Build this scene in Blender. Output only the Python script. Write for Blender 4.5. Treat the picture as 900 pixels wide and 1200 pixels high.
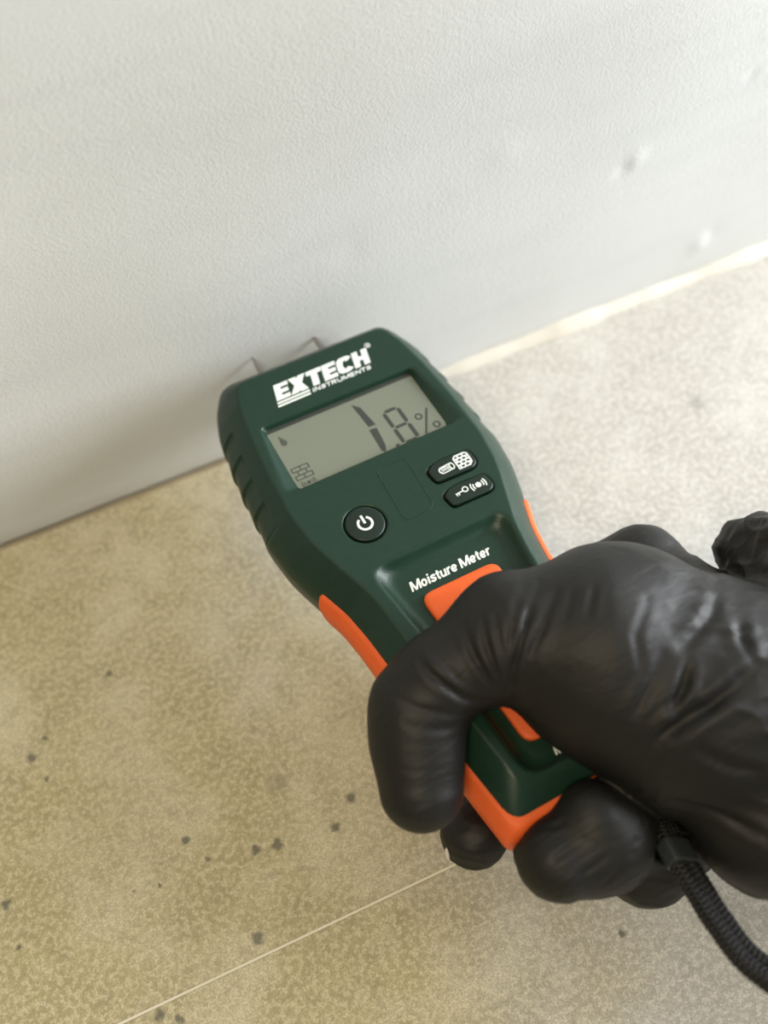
import bpy, bmesh, math, random
import numpy as np
from mathutils import Vector, Matrix
from mathutils.geometry import tessellate_polygon

scene = bpy.context.scene
for o in list(bpy.data.objects):
    bpy.data.objects.remove(o, do_unlink=True)
COL = scene.collection
random.seed(7)

# ------------------------------------------------------------------ camera
cd = bpy.data.cameras.new('camera')
cam = bpy.data.objects.new('camera', cd)
COL.objects.link(cam)
_r, _u, _f = (0.914622, -0.400602, -0.054627), (0.373878, 0.786599, 0.491403), (0.153887, 0.469872, -0.869218)
cam.matrix_world = Matrix(((_r[0], _u[0], -_f[0], -0.03907), (_r[1], _u[1], -_f[1], -0.24325),
                           (_r[2], _u[2], -_f[2], 0.35099), (0, 0, 0, 1)))
cd.sensor_fit = 'VERTICAL'
cd.sensor_height = 36.0
cd.lens = 34.5
cd.clip_start = 0.01
cd.dof.use_dof = True
cd.dof.focus_distance = 0.312
cd.dof.aperture_fstop = 5.4
scene.camera = cam

# ------------------------------------------------------------------ light
w = bpy.data.worlds.new('room_light')
scene.world = w
w.use_nodes = True
w.node_tree.nodes['Background'].inputs[0].default_value = (1.0, 0.95, 0.86, 1)
w.node_tree.nodes['Background'].inputs[1].default_value = 0.21


def area(name, loc, target, sx, sy, power, col):
    l = bpy.data.lights.new(name, 'AREA')
    l.shape = 'RECTANGLE'
    l.size, l.size_y = sx, sy
    l.energy = power
    l.color = col
    o = bpy.data.objects.new(name, l)
    COL.objects.link(o)
    o.location = loc
    o.rotation_euler = (Vector(target) - Vector(loc)).to_track_quat('-Z', 'Y').to_euler()
    return o


area('window_daylight', (1.35, -0.40, 0.50), (0.05, -0.08, 0.03), 0.9, 0.8, 49, (0.92, 0.955, 1.0))
area('ceiling_lamp', (-0.7, -0.9, 2.1), (0.0, -0.1, 0.0), 0.7, 0.7, 25, (1.0, 0.85, 0.58))
scene.view_settings.view_transform = 'Standard'
scene.view_settings.look = 'None'
scene.view_settings.gamma = 1.0
scene.view_settings.use_curve_mapping = False
scene.view_settings.exposure = 0.0

# ------------------------------------------------------------------ materials


def nodes(m):
    return m.node_tree.nodes, m.node_tree.links


def mat(name, col, rough=0.5, spec=0.5, metal=0.0, bump=None, var=None, coat=0.0):
    """bump=(scale, strength, distance[, detail]); var=(scale, amount, colour2)"""
    m = bpy.data.materials.new(name)
    m.use_nodes = True
    n, l = nodes(m)
    b = n['Principled BSDF']
    b.inputs['Base Color'].default_value = (*col, 1)
    b.inputs['Roughness'].default_value = rough
    b.inputs['Specular IOR Level'].default_value = spec
    b.inputs['Metallic'].default_value = metal
    b.inputs['Coat Weight'].default_value = coat
    tc = n.new('ShaderNodeTexCoord')
    if var:
        nz = n.new('ShaderNodeTexNoise')
        nz.inputs['Scale'].default_value = var[0]
        nz.inputs['Detail'].default_value = 6
        l.new(tc.outputs['Object'], nz.inputs['Vector'])
        mr = n.new('ShaderNodeMapRange')
        mr.inputs['From Min'].default_value = 0.35
        mr.inputs['From Max'].default_value = 0.7
        mr.inputs['To Max'].default_value = var[1]
        l.new(nz.outputs['Fac'], mr.inputs['Value'])
        mx = n.new('ShaderNodeMix')
        mx.data_type = 'RGBA'
        mx.inputs['A'].default_value = (*col, 1)
        mx.inputs['B'].default_value = (*var[2], 1)
        l.new(mr.outputs['Result'], mx.inputs['Factor'])
        l.new(mx.outputs['Result'], b.inputs['Base Color'])
    if bump:
        nz = n.new('ShaderNodeTexNoise')
        nz.inputs['Scale'].default_value = bump[0]
        nz.inputs['Detail'].default_value = bump[3] if len(bump) > 3 else 3
        l.new(tc.outputs['Object'], nz.inputs['Vector'])
        bp = n.new('ShaderNodeBump')
        bp.inputs['Strength'].default_value = bump[1]
        bp.inputs['Distance'].default_value = bump[2]
        l.new(nz.outputs['Fac'], bp.inputs['Height'])
        l.new(bp.outputs['Normal'], b.inputs['Normal'])
    return m


def mixnode(n, l, fac, a, b):
    mx = n.new('ShaderNodeMix')
    mx.data_type = 'RGBA'
    for s, v in (('A', a), ('B', b)):
        if isinstance(v, tuple):
            mx.inputs[s].default_value = (*v, 1)
        else:
            l.new(v, mx.inputs[s])
    if isinstance(fac, float):
        mx.inputs['Factor'].default_value = fac
    else:
        l.new(fac, mx.inputs['Factor'])
    return mx.outputs['Result']


def noise(n, l, vec, scale, detail=4, rough=0.5, lo=0.0, hi=1.0, tmax=1.0, dist=0.0):
    nz = n.new('ShaderNodeTexNoise')
    nz.inputs['Scale'].default_value = scale
    nz.inputs['Detail'].default_value = detail
    nz.inputs['Roughness'].default_value = rough
    nz.inputs['Distortion'].default_value = dist
    l.new(vec, nz.inputs['Vector'])
    mr = n.new('ShaderNodeMapRange')
    mr.interpolation_type = 'SMOOTHSTEP'
    mr.inputs['From Min'].default_value = lo
    mr.inputs['From Max'].default_value = hi
    mr.inputs['To Max'].default_value = tmax
    l.new(nz.outputs['Fac'], mr.inputs['Value'])
    return mr.outputs['Result'], nz.outputs['Fac']


SPOTS = [(-0.1006, -0.0736, 1.4), (-0.1356, -0.093, 2.1), (-0.1297, -0.0876, 1.3), (-0.1324, -0.1027, 1.0),
         (-0.0925, -0.1446, 1.2), (-0.0711, -0.1577, 1.7), (-0.0637, -0.1592, 1.9), (-0.0879, -0.1536, 0.9),
         (-0.1057, -0.1548, 0.7), (-0.1139, -0.1535, 0.6), (-0.0431, -0.1622, 1.5), (-0.0339, -0.155, 1.9),
         (-0.156, -0.1393, 1.6), (-0.0803, -0.1847, 1.9), (-0.117, -0.1934, 1.7), (-0.1115, -0.1969, 1.5),
         (-0.155, -0.1544, 0.9), (-0.0563, -0.1393, 3.4), (0.166, -0.062, 3.2), (0.205, -0.08, 1.4), (0.03, -0.232, 1.0)]


def floor_material():
    m = bpy.data.materials.new('mottled_concrete_tile')
    m.use_nodes = True
    n, l = nodes(m)
    b = n['Principled BSDF']
    geo = n.new('ShaderNodeNewGeometry')
    P = geo.outputs['Position']
    big, _ = noise(n, l, P, 17.0, 5, 0.6, 0.40, 0.60)
    mid, _ = noise(n, l, P, 34.0, 5, 0.6, 0.35, 0.7)
    med, _ = noise(n, l, P, 130.0, 4, 0.6, 0.40, 0.70)
    fine, fineraw = noise(n, l, P, 480.0, 3, 0.6, 0.44, 0.60)
    grain, grainraw = noise(n, l, P, 1500.0, 2, 0.6, 0.40, 0.62)
    # cloudy tile colour; olive to pale grey drift partly paints in the uneven light
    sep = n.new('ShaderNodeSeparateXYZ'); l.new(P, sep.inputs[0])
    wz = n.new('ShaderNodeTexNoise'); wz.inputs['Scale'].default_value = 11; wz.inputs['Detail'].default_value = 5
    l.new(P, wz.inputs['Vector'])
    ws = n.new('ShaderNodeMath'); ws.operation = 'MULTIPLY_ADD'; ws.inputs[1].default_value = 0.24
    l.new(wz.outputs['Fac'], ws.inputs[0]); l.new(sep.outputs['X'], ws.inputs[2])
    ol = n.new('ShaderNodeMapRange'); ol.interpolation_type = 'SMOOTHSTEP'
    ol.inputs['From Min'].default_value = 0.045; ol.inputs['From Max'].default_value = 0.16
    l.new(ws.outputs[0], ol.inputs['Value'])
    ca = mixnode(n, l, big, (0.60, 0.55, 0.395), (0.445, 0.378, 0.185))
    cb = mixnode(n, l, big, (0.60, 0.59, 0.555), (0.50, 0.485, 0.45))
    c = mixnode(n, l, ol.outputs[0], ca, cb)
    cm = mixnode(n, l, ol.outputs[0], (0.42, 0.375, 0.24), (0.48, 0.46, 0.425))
    k = n.new('ShaderNodeMath'); k.operation = 'MULTIPLY'; k.inputs[1].default_value = 0.75
    l.new(mid, k.inputs[0])
    c = mixnode(n, l, k.outputs[0], c, cm)
    k = n.new('ShaderNodeMath'); k.operation = 'MULTIPLY'; k.inputs[1].default_value = 0.5
    l.new(med, k.inputs[0])
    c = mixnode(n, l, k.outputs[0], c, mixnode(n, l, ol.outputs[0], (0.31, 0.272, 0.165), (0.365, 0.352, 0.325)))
    k = n.new('ShaderNodeMath'); k.operation = 'MULTIPLY'; k.inputs[1].default_value = 0.62
    l.new(fine, k.inputs[0])
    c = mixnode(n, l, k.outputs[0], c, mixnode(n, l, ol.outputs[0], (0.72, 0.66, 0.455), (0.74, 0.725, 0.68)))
    k = n.new('ShaderNodeMath'); k.operation = 'MULTIPLY'; k.inputs[1].default_value = 0.5
    l.new(grain, k.inputs[0])
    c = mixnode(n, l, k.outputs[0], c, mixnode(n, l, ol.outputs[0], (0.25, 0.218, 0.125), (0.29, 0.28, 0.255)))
    # dark drip marks lying on the tile
    wob = n.new('ShaderNodeVectorMath'); wob.operation = 'MULTIPLY_ADD'
    nz = n.new('ShaderNodeTexNoise'); nz.inputs['Scale'].default_value = 420; nz.inputs['Detail'].default_value = 2
    l.new(P, nz.inputs['Vector'])
    l.new(nz.outputs['Color'], wob.inputs[0])
    wob.inputs[1].default_value = (0.0034, 0.0034, 0)
    l.new(P, wob.inputs[2])
    off = n.new('ShaderNodeVectorMath'); off.operation = 'SUBTRACT'
    l.new(wob.outputs[0], off.inputs[0]); off.inputs[1].default_value = (0.0017, 0.0017, 0)
    acc = None
    for (sx, sy, r) in SPOTS:
        d = n.new('ShaderNodeVectorMath'); d.operation = 'DISTANCE'
        l.new(off.outputs[0], d.inputs[0]); d.inputs[1].default_value = (sx, sy, 0.0)
        mr = n.new('ShaderNodeMapRange'); mr.interpolation_type = 'SMOOTHSTEP'
        mr.inputs['From Min'].default_value = r * 0.0014
        mr.inputs['From Max'].default_value = r * 0.0005
        mr.inputs['To Max'].default_value = 0.28 if r > 3 else 0.80
        l.new(d.outputs['Value'], mr.inputs['Value'])
        if acc is None:
            acc = mr.outputs['Result']
        else:
            mxm = n.new('ShaderNodeMath'); mxm.operation = 'MAXIMUM'
            l.new(acc, mxm.inputs[0]); l.new(mr.outputs['Result'], mxm.inputs[1])
            acc = mxm.outputs[0]
    c = mixnode(n, l, acc, c, (0.095, 0.095, 0.075))
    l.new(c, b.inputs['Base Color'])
    b.inputs['Roughness'].default_value = 0.42
    b.inputs['Specular IOR Level'].default_value = 0.5
    bp = n.new('ShaderNodeBump'); bp.inputs['Strength'].default_value = 0.35; bp.inputs['Distance'].default_value = 0.0004
    l.new(fineraw, bp.inputs['Height'])
    l.new(bp.outputs['Normal'], b.inputs['Normal'])
    return m


def wall_material():
    m = bpy.data.materials.new('painted_plaster')
    m.use_nodes = True
    n, l = nodes(m)
    b = n['Principled BSDF']
    geo = n.new('ShaderNodeNewGeometry')
    P = geo.outputs['Position']
    big, _ = noise(n, l, P, 7.0, 4, 0.5, 0.36, 0.66)
    c = mixnode(n, l, big, (0.655, 0.672, 0.662), (0.615, 0.63, 0.612))
    mp = n.new('ShaderNodeMapping'); mp.inputs['Scale'].default_value = (12, 12, 85)
    l.new(P, mp.inputs['Vector'])
    st, _ = noise(n, l, mp.outputs[0], 1.0, 3, 0.5, 0.45, 0.75, 0.30)
    c = mixnode(n, l, st, c, (0.56, 0.578, 0.578))
    # damp tide mark and dirt just above the floor
    sep = n.new('ShaderNodeSeparateXYZ'); l.new(P, sep.inputs[0])
    mr = n.new('ShaderNodeMapRange'); mr.interpolation_type = 'SMOOTHSTEP'
    mr.inputs['From Min'].default_value = 0.011; mr.inputs['From Max'].default_value = 0.0; mr.inputs['To Max'].default_value = 0.55
    l.new(sep.outputs['Z'], mr.inputs['Value'])
    dn, _ = noise(n, l, P, 30, 4, 0.6, 0.3, 0.65)
    mm = n.new('ShaderNodeMath'); mm.operation = 'MULTIPLY'
    l.new(mr.outputs[0], mm.inputs[0]); l.new(dn, mm.inputs[1])
    c = mixnode(n, l, mm.outputs[0], c, (0.50, 0.46, 0.37))
    l.new(c, b.inputs['Base Color'])
    b.inputs['Roughness'].default_value = 0.48
    b.inputs['Specular IOR Level'].default_value = 0.45
    _, r1 = noise(n, l, P, 900, 3, 0.6)
    _, r2 = noise(n, l, P, 160, 3, 0.6)
    ad = n.new('ShaderNodeMath'); ad.operation = 'MULTIPLY_ADD'
    l.new(r2, ad.inputs[0]); ad.inputs[1].default_value = 0.45; l.new(r1, ad.inputs[2])
    bp = n.new('ShaderNodeBump'); bp.inputs['Strength'].default_value = 0.30; bp.inputs['Distance'].default_value = 0.0006
    l.new(ad.outputs[0], bp.inputs['Height'])
    l.new(bp.outputs['Normal'], b.inputs['Normal'])
    return m


M = {}
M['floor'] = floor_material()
M['wall'] = wall_material()
M['grout'] = mat('pale_grout', (0.78, 0.74, 0.61), 0.8, 0.3, bump=(900, 0.4, 0.0003), var=(60, 0.6, (0.70, 0.66, 0.53)))
M['bed'] = mat('dusty_mortar_bed', (0.40, 0.34, 0.24), 0.9, 0.2, bump=(400, 0.5, 0.0006), var=(50, 0.6, (0.50, 0.44, 0.33)))
M['sealant'] = mat('cream_sealant', (0.66, 0.64, 0.57), 0.45, 0.4, bump=(300, 0.3, 0.0005), var=(28, 0.65, (0.56, 0.52, 0.43)))
M['green'] = mat('dark_green_plastic', (0.0095, 0.0310, 0.0190), 0.34, 0.33, bump=(2600, 0.5, 0.00015, 2), var=(300, 0.4, (0.0135, 0.039, 0.0245)))
M['button'] = mat('black_green_rubber', (0.006, 0.0165, 0.0115), 0.40, 0.38, bump=(2400, 0.2, 0.0001, 2))
M['orange'] = mat('orange_rubber', (0.80, 0.125, 0.022), 0.52, 0.4, bump=(1800, 0.25, 0.00012), var=(240, 0.3, (0.70, 0.10, 0.018)))
M['print'] = mat('white_print', (0.74, 0.78, 0.75), 0.5, 0.3)
M['lcd'] = mat('grey_green_lcd', (0.17, 0.188, 0.148), 0.14, 0.5, bump=(90, 0.02, 0.0002))
M['segment'] = mat('lcd_segment', (0.042, 0.048, 0.042), 0.3, 0.4)
M['ghost'] = mat('lcd_faint_segment', (0.065, 0.075, 0.06), 0.3, 0.4)
M['steel'] = mat('steel_pin', (0.42, 0.38, 0.36), 0.32, 0.5, metal=0.9)
M['glove'] = mat('black_nitrile', (0.0095, 0.0090, 0.0080), 0.54, 0.36, bump=(1100, 0.3, 0.00025, 5))
n_, l_ = nodes(M['glove'])
_mp = n_.new('ShaderNodeMapping'); _mp.inputs['Rotation'].default_value = (0.3, 0.5, 0.6); _mp.inputs['Scale'].default_value = (60, 330, 150)
l_.new([q for q in n_ if q.type == 'TEX_COORD'][0].outputs['Object'], _mp.inputs['Vector'])
_nz = n_.new('ShaderNodeTexNoise'); _nz.inputs['Scale'].default_value = 1.0; _nz.inputs['Detail'].default_value = 4; _nz.inputs['Distortion'].default_value = 0.8
l_.new(_mp.outputs[0], _nz.inputs['Vector'])
_b2 = n_.new('ShaderNodeBump'); _b2.inputs['Strength'].default_value = 0.36; _b2.inputs['Distance'].default_value = 0.0009
l_.new(_nz.outputs['Fac'], _b2.inputs['Height'])
l_.new([q for q in n_ if q.type == 'BUMP'][0].outputs['Normal'], _b2.inputs['Normal'])
l_.new(_b2.outputs['Normal'], n_['Principled BSDF'].inputs['Normal'])
M['nail'] = mat('pale_fingernail', (0.74, 0.68, 0.60), 0.3, 0.5)
M['sleeve'] = mat('dark_sleeve_fabric', (0.03, 0.031, 0.035), 0.85, 0.2, bump=(700, 0.5, 0.0006))
M['cord'] = mat('black_braid', (0.013, 0.013, 0.014), 0.55, 0.4, bump=(2500, 0.5, 0.0002))
M['ferrule'] = mat('charcoal_crimp', (0.035, 0.042, 0.045), 0.38, 0.5, bump=(900, 0.15, 0.0001))

# ------------------------------------------------------------------ object helpers


def link(name, me, material, parent=None):
    o = bpy.data.objects.new(name, me)
    COL.objects.link(o)
    if material is not None:
        me.materials.append(material)
    if parent:
        o.parent = parent
    return o


def mesh(name, verts, faces, smooth=False):
    me = bpy.data.meshes.new(name)
    me.from_pydata([tuple(v) for v in verts], [], [tuple(f) for f in faces])
    me.update()
    if smooth:
        me.polygons.foreach_set('use_smooth', [True] * len(me.polygons))
    return me


def tag(o, label=None, cat=None, group=None, kind=None):
    for k, v in (('label', label), ('category', cat), ('group', group), ('kind', kind)):
        if v:
            o[k] = v
    return o


def box_mesh(name, lo, hi, bev=0.0, seg=2):
    bm = bmesh.new()
    bmesh.ops.create_cube(bm, size=1)
    for v in bm.verts:
        v.co = Vector([lo[i] + (v.co[i] + 0.5) * (hi[i] - lo[i]) for i in range(3)])
    if bev:
        bmesh.ops.bevel(bm, geom=bm.edges[:], offset=bev, segments=seg, affect='EDGES', profile=0.5)
    me = bpy.data.meshes.new(name)
    bm.to_mesh(me)
    bm.free()
    return me


# ------------------------------------------------------------------ the setting
# floor: a grout bed with separate large tiles; the joint runs parallel to the wall
fl = link('floor', box_mesh('floor', (-1.5, -2.0, -0.06), (2.2, 0.12, -0.0016)), M['bed'])
tag(fl, kind='structure')
JY, G = -0.1903, 0.00032
rows = [(-0.0021, JY + G), (JY - G, JY - 0.6 + G), (JY - 0.6 - G, JY - 1.2 + G)]
xs = [-1.46, -0.42, 0.78, 1.98]
for (y1, y0) in rows:
    for i in range(3):
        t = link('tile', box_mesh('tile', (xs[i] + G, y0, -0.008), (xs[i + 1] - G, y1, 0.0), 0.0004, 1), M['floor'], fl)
gj = link('grout_joint', box_mesh('grout_joint', (-1.46, JY - G - 0.0001, -0.0022), (1.98, JY + G + 0.0001, -0.00012)), M['grout'], fl)
# wall with gentle waviness and a few dents and nail pops
WX0, WX1, WZ1 = -1.5, 2.2, 1.6
gx = np.concatenate([np.linspace(WX0, -0.2, 14)[:-1], np.linspace(-0.2, 0.32, 261), np.linspace(0.32, WX1, 14)[1:]])
gz = np.concatenate([np.linspace(0.0, 0.26, 131), np.linspace(0.26, WZ1, 12)[1:]])
XX, ZZ = np.meshgrid(gx, gz, indexing='ij')
YY = 0.0007 * np.sin(XX * 31 + ZZ * 17) * np.sin(ZZ * 41 - XX * 9 + 1) * np.clip(ZZ / 0.02, 0, 1)
for (cx, cz, r, a) in ((0.1565, 0.0872, 0.004, -0.0011), (0.152, 0.083, 0.003, 0.0012), (0.0996, 0.1116, 0.006, -0.0005),
                       (0.2016, 0.0222, 0.005, -0.0013), (0.206, 0.026, 0.004, 0.0009), (0.2012, 0.1079, 0.002, 0.0009),
                       (0.0387, 0.0921, 0.006, 0.0004), (0.018, 0.055, 0.004, 0.0006), (-0.005, 0.054, 0.004, 0.0006)):
    YY = YY + 0.5 * a * np.exp(-((XX - cx) ** 2 + (ZZ - cz) ** 2) / r ** 2)
nx, nz_ = len(gx), len(gz)
V = np.stack([XX, YY, ZZ], -1).reshape(-1, 3)
idx = np.arange(nx * nz_).reshape(nx, nz_)
F = np.stack([idx[:-1, :-1], idx[1:, :-1], idx[1:, 1:], idx[:-1, 1:]], -1).reshape(-1, 4)
nb = len(V)
V2 = V.tolist() + [(WX0, 0.1, 0), (WX1, 0.1, 0), (WX1, 0.1, WZ1), (WX0, 0.1, WZ1)]
F2 = F.tolist() + [(nb, nb + 3, nb + 2, nb + 1),
                   [int(k) for k in idx[::-1, 0]] + [nb, nb + 1], [int(k) for k in idx[:, -1]] + [nb + 2, nb + 3],
                   [int(k) for k in idx[0, :]] + [nb + 3, nb], [int(k) for k in idx[-1, ::-1]] + [nb + 1, nb + 2]]
wl = link('wall_back', mesh('wall_back', V2, F2, True), M['wall'])
tag(wl, kind='structure')
# bead of sealant in the corner
prof = [(0.002, 0.0046), (-0.0006, 0.0043), (-0.0018, 0.0031), (-0.0031, 0.0016), (-0.0042, 0.0005), (-0.0044, -0.0006), (0.002, -0.0006)]
bx = np.linspace(0.012, 2.15, 420)
bv, bf = [], []
for i, x in enumerate(bx):
    s = 1 + 0.14 * math.sin(x * 57) + 0.10 * math.sin(x * 141 + 1) + 0.05 * math.sin(x * 390)
    s *= 0.35 + 0.65 * min(1.0, (x - 0.012) / 0.07)
    for (py, pz) in prof:
        bv.append((x, py if py > 0 else py * s, pz * s if pz > 0 else pz))
k = len(prof)
for i in range(len(bx) - 1):
    for j in range(k):
        bf.append((i * k + j, i * k + (j + 1) % k, (i + 1) * k + (j + 1) % k, (i + 1) * k + j))
bf.append(list(range(k))[::-1]); bf.append([(len(bx) - 1) * k + j for j in range(k)])
tr = link('trim_1', mesh('trim_1', bv, bf, True), M['sealant'])
tag(tr, kind='structure')

# ------------------------------------------------------------------ SDF toolkit (millimetres, meter's own frame)
# >>> SDF


def smax(a, b, k):
    h = np.maximum(k - np.abs(a - b), 0.0) / k
    return np.maximum(a, b) + h * h * k * 0.25


def smin(a, b, k):
    return -smax(-a, -b, k)


_ty = np.array([-175, -143, -124, -100, -80, -67, -57, -47, -40, -32, -20, 0, 18, 30, 39, 48, 60], float)
_tw = np.array([23.5, 26.3, 28.7, 31.6, 34, 35.2, 36.8, 40, 42.3, 44.5, 46, 45.5, 43.9, 42, 39, 33.8, 26], float)
_yy = np.arange(-180, 66, 0.5)
_ww = np.interp(_yy, _ty, _tw)
_kn = np.hanning(17); _kn /= _kn.sum()
_ww = np.convolve(np.pad(_ww, 8, 'edge'), _kn, 'valid')


def hw(y):
    return np.interp(y, _yy, _ww)


WELL_X0 = 1.4


def rrect(x, y, cx, cy, hx, hy, r):
    qx = np.abs(x - cx) - hx + r
    qy = np.abs(y - cy) - hy + r
    return np.hypot(np.maximum(qx, 0), np.maximum(qy, 0)) + np.minimum(np.maximum(qx, qy), 0) - r


def sdf_body(x, y, z):
    """outer hull of the meter, without openings"""
    u = np.clip((z + 14) / 14, 0, 1.3)
    d = np.clip((-14 - z) / 18, 0, 1.3)
    g = 9.5 * u ** 1.7 + 6 * d ** 2.2
    # stepped finger scallops on both flanks of the head
    per = 10.7
    ph = (24.0 - y) / per
    fr = ph - np.floor(ph)
    m = np.clip((24.0 - y) / 0.8, 0, 1) * np.clip((y + 20) / 3, 0, 1) * np.clip((-4.5 - z) / 1.5, 0, 1) * np.clip((z + 27) / 2, 0, 1)
    sc = m * 1.0 * np.clip(1 - fr, 0, 1) * np.clip(fr / 0.035, 0, 1)
    side = (np.abs(x) - (hw(y) - g - sc)) * 0.8
    head = (y - (48.5 - 9.5 * u ** 1.7 - 5 * d ** 2)) * 0.85
    f = smax(side, head, 2.6)
    f = smax(f, z, 0.5)
    f = smax(f, (-z - np.interp(y, [-143, -70, -40], [24.5, 27.5, 32])), 8.0)
    f = smax(f, -(y + 128) * 0.6 + z * 0.8, 3.5)
    f = smax(f, -(y + 141.2) - 5 * d ** 2, 3.0)
    return f


def poly_sdf(x, y, pts):
    """signed distance to convex polygon (counter-clockwise)"""
    f = None
    for i in range(len(pts)):
        ax, ay = pts[i]; bx_, by_ = pts[(i + 1) % len(pts)]
        ex, ey = bx_ - ax, by_ - ay
        L = math.hypot(ex, ey)
        d = ((x - ax) * ey - (y - ay) * ex) / L
        f = d if f is None else smax(f, d, 1.6)
    return f


BTN1 = [(12.2, -31.9), (26.6, -32.3), (28.9, -30.4), (28.3, -24.8), (15.6, -24.2), (11.5, -26.4)]
BTN2 = [(12.3, -42.7), (26.9, -43.0), (28.8, -41.2), (28.1, -35.9), (15.2, -35.5), (11.4, -37.6)]
PWR = (-16.5, -34.6, 6.7)


def sdf_housing(x, y, z):
    f = sdf_body(x, y, z)
    # LCD opening with splayed side walls
    s = np.clip((z + 2.6) / 2.6, 0, 1.5)
    lip = np.interp(y, [-13, 17], [34.5, 30.0])
    hx = 28.7 + (lip - 28.7) * s
    v = smax((np.abs(x) - hx) * 0.6, y - (16.6 + 0.5 * s), 1.2)
    v = smax(v, -11.6 - 0.5 * s - y, 2.6)
    v = np.maximum(v, -3.2 - z)
    f = smax(f, -v, 0.7)
    # grip well
    wl_ = np.interp(y, [-128, -90, -51], [17.2, 19.6, 25.2])
    ins = 3.4 * np.clip(-z / 4.2, -0.3, 1.2)
    v = smax((np.abs(x - WELL_X0) - wl_ + ins), y + 50.4 + ins, 6.5)
    v = smax(v, -131 - y + ins * 0.6, 6.0)
    v = smax(v, -4.0 - z, 2.2)
    f = smax(f, -v, 0.9)
    # button holes
    for d in (poly_sdf(x, y, BTN1), poly_sdf(x, y, BTN2), np.hypot(x - PWR[0], y - PWR[1]) - PWR[2]):
        f = smax(f, -np.maximum(d - 0.45, -1.6 - z), 0.25)
    return f


def sdf_grip(x, y, z):
    f = sdf_body(x, y, z) - 0.9
    f = smax(f, z + 8.0 + 0.02 * (y + 90), 0.8)
    f = smax(f, (y + 47.5) - 0.25 * (z + 14), 1.2)
    return f


def seg(p, a, b, r1, r2):
    a = np.array(a, float); b = np.array(b, float)
    ba = b - a
    L2 = (ba ** 2).sum()
    px, py, pz = p[0] - a[0], p[1] - a[1], p[2] - a[2]
    t = np.clip((px * ba[0] + py * ba[1] + pz * ba[2]) / L2, 0, 1)
    return np.sqrt((px - t * ba[0]) ** 2 + (py - t * ba[1]) ** 2 + (pz - t * ba[2]) ** 2) - (r1 + (r2 - r1) * t)


def chain(p, pts, k=3.0):
    f = None
    for a, b in zip(pts[:-1], pts[1:]):
        d = seg(p, a[:3], b[:3], a[3], b[3])
        f = d if f is None else smin(f, d, k)
    return f


THUMB = [(-42.8, -117.8, -4, 12.0), (-37.9, -106.4, 1, 12.1), (-33.9, -98.6, 6, 12.0), (-23.9, -96.2, 12, 11.6), (-2.0, -96.9, 15.5, 17.6), (17.4, -108.1, 14, 24)]
THENAR = [(17.4, -108.1, 14, 22), (16.5, -115.2, 10, 20.9), (28.5, -112.3, 5, 27.2), (38, -131.6, 0, 34)]
INDEX = [(62, -86, -20, 17), (28, -72, -47, 11.5), (4, -84, -48, 10), (-10, -95, -44, 8.5)]
MIDDLE = [(52, -100, -34, 15), (8, -106, -50, 11.5), (-16, -121, -46, 10.5), (-29.0, -129.5, -37.5, 10.2)]
RING = [(50, -128, -44, 14), (21.0, -147.0, -42, 13.6), (7.8, -149.6, -28, 13.9), (-3.2, -152.2, -15, 13.9), (-16.3, -150.5, -14, 12.5)]
PINKY = [(56, -146, -40, 15), (40.1, -147.3, -44, 15.2), (28.8, -154.9, -40, 16.1), (12.7, -160.3, -35, 14.8)]
KNUCKLE = [(-3.7, -145.5, -5, 8.1), (10.8, -153.0, -22, 11.6)]
PALM = [(44, -134, -2, 34), (59, -108, -20, 22.5), (59, -88, -22, 18.5)]
HEEL = [(41.5, -170.0, -9, 22.5), (56, -172, -6, 29)]
WRIST = [(56, -144, -2, 34), (92, -166, 2, 36), (135, -198, 18, 38), (165, -222, 28, 40)]
CUFF = [(92.0, -99.5, -7, 10.2), (94, -110, 6, 12), (84, -128, 20, 12), (90, -122, -6, 20), (96, -106, -10, 12)]


STRAP_ROOM = [(18.6, -151.5, -22.3), (15.2, -160, -15.5), (13.0, -166.3, -12), (11.4, -177.3, -10), (10.3, -186, -8), (10.5, -199, -4)]


def sdf_hand(x, y, z, cut=True):
    p = (x, y, z)
    pal = chain(p, THENAR, 16)
    pal = smin(pal, chain(p, PALM, 8), 9)
    pal = smin(pal, chain(p, WRIST, 8), 10)
    pal = smin(pal, chain(p, HEEL, 6), 7)
    f = smin(pal, chain(p, THUMB, 7), 6)
    f = smin(f, chain(p, CUFF, 4), 4)
    fi = chain(p, INDEX, 4)
    fi = smin(fi, chain(p, MIDDLE, 4), 1.2)
    fi = smin(fi, chain(p, RING, 4), 1.2)
    fi = smin(fi, chain(p, PINKY, 4), 1.2)
    fi = smin(fi, chain(p, KNUCKLE, 3), 7.0)
    f = smin(f, fi, 1.6)
    if cut:
        f = smax(f, -(sdf_body(x, y, z) - 1.25), 0.8)
        for q0, q1 in zip(STRAP_ROOM[:-1], STRAP_ROOM[1:]):      # the strap lies in a crease of its own
            f = smax(f, -seg(p, q0, q1, 6.7, 6.7), 0.8)
    return f
# <<< SDF


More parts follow.
